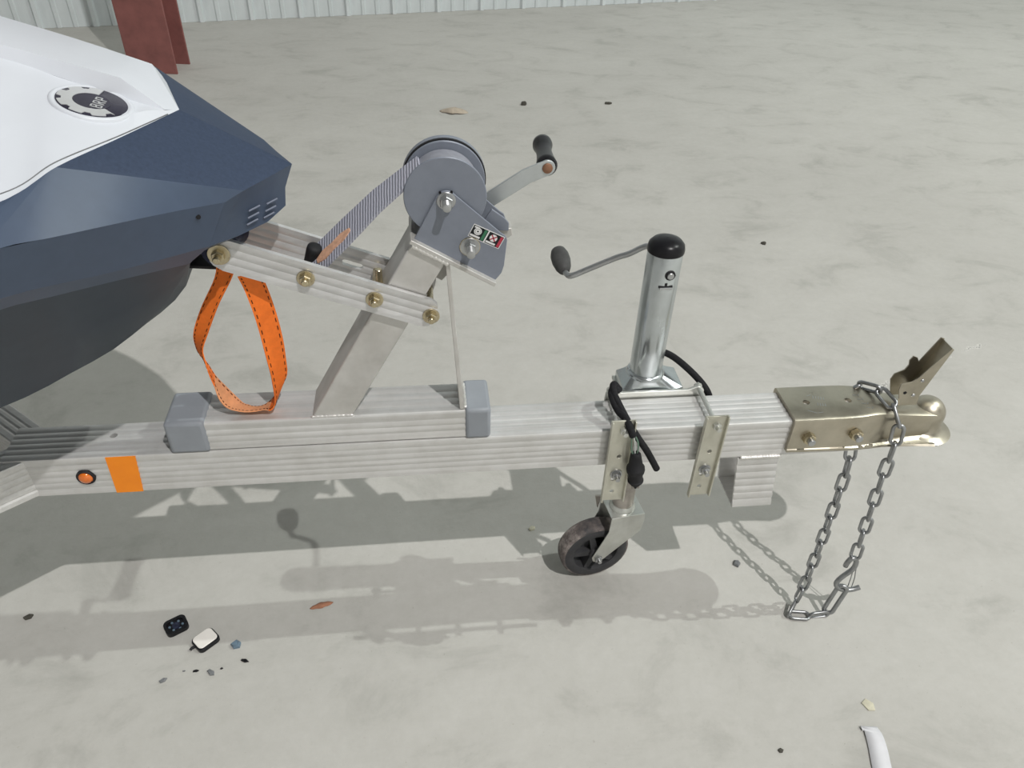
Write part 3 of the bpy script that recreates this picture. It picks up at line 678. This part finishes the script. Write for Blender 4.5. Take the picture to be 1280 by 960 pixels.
# badge in the hood
ec = Vector((-.3622, .9185, 1.0556)); en = Vector((.287, -.048, .957)).normalized(); BS = .9
bd = empty('badge', ec, js)
Mesh().lathe(ec-en*.004, en, [(-.006, .0490*BS), (.0040, .0475*BS), (.0056, .0450*BS), (.0056, .0425*BS), (.0042, .0405*BS)], 48).build('badge_rim', 'hull_white', bd, 50)
_, eu, ew = frame_of(en, (1, 0, 0))
def disc(r, h, mat, name, n=48, off=(0, 0)):
    c_ = ec+eu*off[0]+ew*off[1]; Mesh().lathe(c_, en, [(-.003, r*BS), (h, r*BS), (h+.0003, r*.985*BS)], n).build(name, mat, bd, 40)
disc(.0402, .0008, 'badge_dark', 'badge_backing')
# toothed silver ring, solid on the rear side, dark sector toward the bow
poly = []
for i in range(96):
    a = 2*math.pi*i/96; tooth = (i % 12) < 7; rr = .0385 if tooth else .0335
    poly.append(eu*(rr*math.cos(a))+ew*(rr*math.sin(a)))
def sector(a0_, a1_, r0, tooth, h, mat, name):
    out_, in_ = [], []; n = 72
    for i in range(n+1):
        a = R(a0_+(a1_-a0_)*i/n); t_ = (i % 12) < 8; rr = .0388 if (t_ or not tooth) else .0335
        d_ = (eu*math.cos(a)+ew*math.sin(a))*BS; out_.append(d_*rr); in_.append(d_*r0)
    ps = out_+in_[::-1]
    Mesh().loft([[ec+p+en*.0004 for p in ps], [ec+p+en*h for p in ps]]).build(name, mat, bd, 0)
sector(85, 325, .0215, True, .0018, 'badge_silver', 'badge_ring')
disc(.0212, .0015, 'badge_dark', 'badge_centre')
def glyph(strokes, o_):
    for (x0, z0), (x1, z1) in strokes:
        p, q = Vector((x0, z0)), Vector((x1, z1)); d_ = (q-p).normalized(); n_ = Vector((-d_.y, d_.x))*.0008; pts_ = [p-n_-d_*.0008, q-n_+d_*.0008, q+n_+d_*.0008, p+n_-d_*.0008]
        W = [ec+eu*((a.x+o_[0])*BS)+ew*((a.y+o_[1])*BS) for a in pts_]
        Mesh().loft([[k+en*.0012 for k in W], [k+en*.0024 for k in W]]).build('badge_letter', 'badge_silver', bd, 0)
Bs = [((0, 0), (0, .012)), ((0, .012), (.0058, .012)), ((.0058, .012), (.0058, .0064)), ((0, .0062), (.0062, .0062)), ((.0062, .0060), (.0062, 0)), ((0, 0), (.0062, 0))]
Rs = [((0, 0), (0, .012)), ((0, .012), (.006, .012)), ((.006, .012), (.006, .006)), ((0, .006), (.006, .006)), ((.0025, .006), (.0064, 0))]
Ps = [((0, 0), (0, .012)), ((0, .012), (.006, .012)), ((.006, .012), (.006, .0055)), ((0, .0055), (.006, .0055))]
# letters run fore and aft across the badge
def rot(st_): return [((-y0, x0), (-y1, x1)) for (x0, y0), (x1, y1) in st_]
glyph(rot(Bs), (.014, -.0150)); glyph(rot(Rs), (.014, -.0040)); glyph(rot(Ps), (.014, .0070))
# vent slots on the nose and a fixing
nd = (Vector(H['NB'][3])-Vector(H['NB'][0])).normalized()
for a, b in (((-.1905, .945, .9215), 1), ((-.1935, .944, .9120), 1), ((-.2085, .921, .9235), 1), ((-.2110, .920, .9145), 1), ((-.2140, .921, .9050), 1), ((-.197, .944, .9030), 1)):
    p = Vector(a); Mesh().sweep([p-nd*.009, p-nd*.003, p+nd*.003, p+nd*.009], .0011, 6).build('vent_slot', 'slot_grey', js, 40)
Mesh().lathe((-.2585, .8555, .9445), (.35, -.8, .25), [(0, .003), (.002, .0028), (.0024, 0)], 12).build('fixing', 'black_plastic', js, 40)

# ------------------------------------------------------------------ orange strap
os_ = empty('ratchet_strap_loop', (-.28, .958, .568)); tag(os_, 'orange webbing loop hanging under the bow arm, stitched edges', 'strap')
path = bez([(-.262, .945, .842), (-.272, .947, .812), (-.300, .950, .765), (-.322, .952, .720), (-.331, .954, .690), (-.326, .955, .655), (-.318, .956, .618), (-.305, .958, .585), (-.288, .960, .5712), (-.262, .958, .5725), (-.238, .955, .590), (-.226, .953, .625), (-.224, .950, .680), (-.226, .948, .740), (-.232, .947, .790), (-.238, .947, .815)], 64)
keyw = [(0, (.034, -.012, .010)), (.15, (.030, -.012, .010)), (.27, (.014, -.022, .004)), (.36, (.006, -.026, 0)), (.46, (-.012, -.026, .004)), (.52, (-.006, -.028, .010)), (.60, (.002, -.026, .012)), (.68, (-.008, -.018, -.016)), (.76, (-.020, -.016, -.010)), (.84, (-.028, -.010, -.003)), (1, (-.029, -.006, -.002))]
def wat(t_):
    for (a, va), (b, vb) in zip(keyw, keyw[1:]):
        if a <= t_ <= b:
            k = (t_-a)/(b-a); k = k*k*(3-2*k); v_ = Vector(va).lerp(Vector(vb), k); return v_.normalized()*.030
    return Vector(vb).normalized()*.03
WV = [wat(i/64) for i in range(65)]
cut_i = [0, 24, 41, 64]
band = Mesh().ribbon(path[:25], WV[:25], .0016).build('webbing', 'orange_web', os_, 50)
Mesh().ribbon(path[24:42], WV[24:42], .0016).build('worn_webbing', 'orange_worn', os_, 50)
Mesh().ribbon(path[41:], WV[41:], .0016).build('webbing', 'orange_web', os_, 50)
m = Mesh()
fine_p = bez(path, 256); fine_w = [wat(i/256) for i in range(257)]
for sgn in (-1, 1):
    for i in range(0, 254, 4):
        a, b = fine_p[i]+fine_w[i]*.38*sgn, fine_p[i+2]+fine_w[i+2]*.38*sgn
        m.ribbon([a, b], [fine_w[i].normalized()*.0014]*2, .0024)
m.build('stitching', 'stitch', os_, 0)

# ------------------------------------------------------------------ wiring
wh = empty('wiring_plug', (.33, .915, .40)); tag(wh, 'black sleeved wiring lead with rubber plug draped over the beam beside the jack', 'cable')
c1 = bez([(.318, 1.000, .540), (.306, .990, .553), (.300, .972, .552), (.306, .950, .540), (.316, .925, .538), (.3215, .910, .528), (.3250, .907, .518)], 40)
Mesh().sweep(c1, .0062, 10).build('cable', 'cable_sleeve', wh, 60)
c2 = bez([(.322, 1.004, .538), (.309, .998, .556), (.303, .978, .557), (.310, .955, .545), (.324, .930, .524), (.338, .914, .505), (.352, .908, .485), (.366, .907, .460), (.3765, .907, .440)], 44)
Mesh().sweep(c2, .0058, 10).build('cable', 'cable_sleeve', wh, 60)
for dx, mt in ((-.003, 'wire_green'), (.0005, 'wire_white'), (.004, 'wire_green')):
    Mesh().sweep(bez([(.3245+dx*.6, .907, .522), (.3285+dx*1.5, .906, .506), (.3305+dx*1.6, .905, .490), (.3335+dx*.5, .905, .474)], 12), .0014, 6).build('wire', mt, wh, 60)
pd = Vector((.12, -.01, -1)); pp = Vector((.3340, .905, .482))
plug = Mesh().lathe(pp, pd, [(0, .006), (.003, .0088), (.010, .0098), (.030, .0128), (.033, .0155), (.038, .0160), (.043, .0150), (.045, .0125), (.060, .0122), (.062, .0138), (.065, .0135), (.066, .0100), (.072, .0090)], 20).build('plug', 'black_rubber', wh, 35)
for k in range(-1, 2): Mesh().cyl(pp+pd*.070+Vector((.005*k, 0, 0)), pp+pd*.082+Vector((.005*k, 0, 0)), .0024, 10).build('contact', 'rusty_tube' if k else 'black_plastic', plug)
Mesh().sweep(bez([(.385, 1.098, .546), (.41, 1.100, .548), (.437, 1.085, .545), (.468, 1.050, .530), (.492, 1.030, .505), (.505, 1.020, .470)], 36), .0062, 10).build('cable', 'cable_sleeve', wh, 60)

# ------------------------------------------------------------------ safety chain
ch = empty('safety_chain', (.75, .91, 0)); tag(ch, 'steel safety chain draped over the coupler and trailing to the floor', 'chain')
LR, LW, LL, LP = .0033, .0085, .0205, .0395        # wire radius, half width, half straight length (centre line), pitch
def link_mesh():
    pth = [(LL-LW+LW*math.cos(R(a)), LW*math.sin(R(a)), 0) for a in range(-90, 91, 18)]+[(-(LL-LW)+LW*math.cos(R(a)), LW*math.sin(R(a)), 0) for a in range(90, 271, 18)]
    return Mesh().sweep(pth, LR, 8, True, hint=(0, 0, 1))
link0 = link_mesh().build('link', 'chain_steel', None, 60); first = [True]
def place_link(c_, d_, roll, ref):
    d_ = d_.normalized(); u = (ref-d_*ref.dot(d_)).normalized(); w_ = d_.cross(u); a = roll
    Y = u*math.cos(a)+w_*math.sin(a); Z = d_.cross(Y)
    mt = Matrix(((d_.x, Y.x, Z.x, c_.x), (d_.y, Y.y, Z.y, c_.y), (d_.z, Y.z, Z.z, c_.z), (0, 0, 0, 1)))
    if first[0]: first[0] = False; link0.matrix_basis = mt; attach(link0, ch)
    else: copy_of(link0, mt, ch)
def run_chain(pts, roll0=.3, ref=Vector((1, 0, 0)), pitch=LP*.92):
    P = bez(pts, 400); L = [0]
    for a, b in zip(P, P[1:]): L.append(L[-1]+(b-a).length)
    def atl(s_):
        i = max(j for j in range(len(P)-1) if L[j] <= s_+1e-9); return P[i].lerp(P[i+1], (s_-L[i])/max(1e-9, L[i+1]-L[i]))
    n = int(L[-1]/pitch+.5); p_ = L[-1]/n
    for k in range(n):
        a, b = atl(k*p_), atl((k+1)*p_-1e-6); place_link((a+b)/2, b-a, roll0+(k % 2)*math.pi/2, ref)
# hanging strand from under the coupler
run_chain([(.745, .945, .445), (.744, .930, .40), (.744, .922, .30), (.746, .919, .18), (.7465, .918, .08), (.742, .917, .022)], .25)
# over the coupler and down the near side
run_chain([(.752, 1.024, .490), (.768, 1.006, .524), (.783, .985, .530), (.795, .955, .524), (.802, .922, .500), (.8045, .914, .45), (.8045, .911, .40), (.810, .908, .31), (.816, .906, .22), (.8195, .904, .165)], .5)
# loop lying on the floor
run_chain([(.741, .915, .016), (.727, .912, .007), (.716, .899, .006), (.733, .889, .006), (.770, .886, .006), (.805, .887, .008)], .05, Vector((0, 0, 1)), .042)
# hook between the two ends
hk = bez([(.8085, .905, .140), (.8075, .903, .152), (.812, .903, .164), (.821, .903, .163), (.826, .902, .150), (.823, .900, .134), (.808, .898, .117), (.799, .896, .106), (.799, .896, .093), (.808, .894, .082), (.824, .893, .077), (.838, .892, .079), (.850, .892, .084)], 70)
Mesh().sweep(hk, .0052, 12).build('hook', 'chain_steel', ch, 60)
Mesh().sweep([(.8235, .899, .137), (.8245, .896, .112), (.826, .895, .083)], .0011, 6).build('keeper_wire', 'chain_steel', ch, 60)
Mesh().sweep([(.8285, .899, .139), (.8325, .896, .112), (.834, .894, .085)], .0011, 6).build('keeper_wire', 'chain_steel', ch, 60)
def long_link(p0, p1, hw, ref):
    p0, p1 = Vector(p0), Vector(p1); d_ = (p1-p0).normalized(); u = (Vector(ref)-d_*Vector(ref).dot(d_)).normalized()
    pth = [p1-d_*hw+d_*hw*math.cos(R(a))+u*hw*math.sin(R(a)) for a in range(-90, 91, 18)]+[p0+d_*hw+d_*hw*math.cos(R(a))+u*hw*math.sin(R(a)) for a in range(90, 271, 18)]
    return Mesh().sweep(pth, .0046, 8, True)
long_link((.815, .893, .090), (.800, .889, .010), .009, (1, -.4, 0)).build('quick_link', 'chain_steel', ch, 60)

# ------------------------------------------------------------------ things lying on the floor
def rrect(cx, cy, hx, hy, r, ang):
    P = []
    for sx_, sy_, a0_ in ((1, 1, 0), (-1, 1, 90), (-1, -1, 180), (1, -1, 270)):
        for k in range(7):
            a = R(a0_+15*k); P.append((sx_*(hx-r)+r*math.cos(a), sy_*(hy-r)+r*math.sin(a)))
    c_, s_ = math.cos(ang), math.sin(ang)
    return [(cx+x*c_-y*s_, cy+x*s_+y*c_) for x, y in P]
# broken lamp: dark bezel
o = empty('broken_lamp', (-.5256, .9793, 0)); tag(o, 'broken dark navy lamp housing lying on the floor left of the white lens', 'lamp part')
ro, ri = rrect(-.5256, .9793, .0215, .0185, .010, R(30)), rrect(-.5256, .9793, .016, .013, .007, R(30))
Mesh().loft([[(x, y, 0) for x, y in ro], [(x, y, .009) for x, y in ro], [(x, y, .009) for x, y in ri], [(x, y, .004) for x, y in ri]]).build('housing', 'black_plastic', o, 40)
Mesh().lathe((-.5256, .9793, .004), (0, 0, 1), [(0, .008), (.003, .0075), (.0036, 0)], 18).build('boss', 'bezel_navy', o, 40)
for k in range(6):
    a = R(60*k+20); Mesh().cyl((-.5256+.0125*math.cos(a), .9793+.0105*math.sin(a), .004), (-.5256+.0125*math.cos(a), .9793+.0105*math.sin(a), .0062), .0024, 10).build('stud', 'shard_blue', o)
o = empty('lamp_lens', (-.4608, .9404, 0)); tag(o, 'white rounded lamp lens with black rim lying face up on the floor', 'lamp part')
Mesh().slab(rrect(-.4608, .9404, .0225, .0190, .009, R(42)), 0, .009).build('rim', 'black_plastic', o, 30, .001)
Mesh().slab(rrect(-.4615, .9412, .0200, .0165, .008, R(42)), .009, .0115).build('lens', 'lens_white', o, 30, .001)
Mesh().sweep([(-.477, .929, .004), (-.484, .925, .005), (-.4865, .921, .004)], .0028, 8).build('tab', 'black_plastic', o, 50)
def chunk(name, label, cat, x, y, hx, hy, hz, ang, mat, seed, group=None, n=5):
    rr = random.Random(seed); P = []
    for i in range(n):
        a = 2*math.pi*i/n; k = rr.uniform(.72, 1.12); P.append((hx*k*math.cos(a), hy*k*math.sin(a)))
    c_, s_ = math.cos(ang), math.sin(ang); tf = lambda a, b: (x+a*c_-b*s_, y+a*s_+b*c_)
    rings = [[(*tf(a, b), 0) for a, b in P], [(*tf(a*1.02, b*1.02), hz*.55) for a, b in P], [(*tf(a*.72+rr.uniform(-.1, .1)*hx, b*.7), hz*rr.uniform(.8, 1.1)) for a, b in P]]
    o_ = Mesh().loft(rings).build(name, mat, None, 25); tag(o_, label, cat, group); return o_
chunk('plastic_shard', 'blue grey broken plastic shard right of the white lamp lens', 'shard', -.4003, .9259, .0115, .010, .009, .5, 'shard_blue', 1)
GR = 'splinters below the lamp lens'
chunk('plastic_splinter', 'dark slim splinter below the blue grey shard', 'splinter', -.381, .8908, .0095, .0035, .004, -.35, 'black_plastic', 2, GR)
chunk('plastic_splinter', 'grey slab-like splinter, widest one below the lamp lens', 'splinter', -.4385, .8705, .011, .0055, .004, -.75, 'shard_grey', 3, GR)
chunk('plastic_splinter', 'grey splinter lying furthest left of the scattered pieces', 'splinter', -.5242, .8619, .0095, .0055, .004, .55, 'shard_grey', 4, GR)
chunk('plastic_splinter', 'small black splinter just left of the widest grey one', 'splinter', -.4676, .8766, .006, .0025, .003, .1, 'black_plastic', 5, GR)
chunk('plastic_splinter', 'tiny black crumb just right of the widest grey splinter', 'splinter', -.4205, .8773, .003, .0022, .003, .2, 'black_plastic', 6, GR)
chunk('plastic_splinter', 'tiny grey crumb between the two left splinters', 'splinter', -.4901, .8787, .0035, .0018, .002, .1, 'shard_grey', 7, GR)
def leaf(name, label, cat, x, y, ln, wd, ang, mat, lift):
    c_, s_ = math.cos(ang), math.sin(ang); A, Bb, Cc = [], [], []
    for k in range(9):
        t_ = k/8; u = (t_-.5)*ln; ww = wd*math.sin(math.pi*min(1, max(.02, t_*.96+.02)))**.7*(1+.15*math.sin(t_*17)); h = lift*math.sin(math.pi*t_)+.001
        for lst, v_, hh in ((A, -ww/2, h*.3), (Bb, 0, h), (Cc, ww/2, h*.45)): lst.append(Vector((x+u*c_-v_*s_, y+u*s_+v_*c_, hh)))
    m = Mesh(); m.strip(A, Bb); m.strip(Bb, Cc); o_ = m.build(name, mat, None, 50)
    so = o_.modifiers.new('solid', 'SOLIDIFY'); so.thickness = .0008
    return tag(o_, label, cat)
leaf('dry_leaf', 'curled brown dry leaf lying in the shadow below the beam', 'leaf', -.2433, 1.0057, .048, .014, R(14), 'leaf_brown', .004)
leaf('torn_cardboard', 'pale torn cardboard scrap on the floor beyond the winch', 'scrap', .185, 4.03, .150, .085, R(-12), 'leaf_pale', .022)
# torn paper strip
o = Mesh()
PL = bez([(.7610, .650, .003), (.7620, .640, .004), (.7560, .612, .003), (.7450, .575, .003), (.735, .53, .003)], 20)
PR = bez([(.7900, .6460, .002), (.7930, .630, .002), (.7890, .605, .002), (.7800, .572, .002), (.772, .53, .002)], 20)
o.strip(PL, PR); o.add([PL[0], (.7585, .6490, .006), (.7600, .640, .004), PL[4]], [(0, 1, 2, 3)])
o = o.build('paper_strip', 'paper', None, 15); so = o.modifiers.new('solid', 'SOLIDIFY'); so.thickness = .0012
tag(o, 'torn strip of white paper on the floor at the bottom right', 'paper')
chunk('concrete_flake', 'pale flake chipped from the floor above the paper strip', 'flake', .7958, .6881, .011, .014, .004, .3, 'stone_pale', 11)
chunk('pebble', 'small dark crumb left of the paper strip', 'pebble', .5948, .6202, .006, .005, .004, .2, 'stone_dark', 12)
chunk('pebble', 'small pale grey pebble between the wheel and the chain', 'pebble', .6593, 1.0356, .010, .009, .008, .9, 'shard_grey', 13)
chunk('pebble', 'dark round pebble far behind the winch crank', 'pebble', .566, 4.1351, .018, .018, .018, 0, 'stone_dark', 14)
chunk('pebble', 'dark pebble on the open floor right of the jack top', 'pebble', 1.2843, 2.5124, .010, .009, .009, 0, 'stone_dark', 15)
chunk('pebble', 'thin dark crumb on the far floor above the jack', 'pebble', 1.0266, 4.1402, .024, .012, .012, 0, 'stone_dark', 16)
chunk('pebble', 'dark crumb at the left edge below the trailer rail', 'pebble', -.8229, 1.0285, .010, .006, .006, .6, 'stone_dark', 17)
chunk('concrete_flake', 'white chip on the floor left of the jack wheel', 'flake', .2183, 1.1756, .011, .007, .004, .5, 'stone_pale', 18)
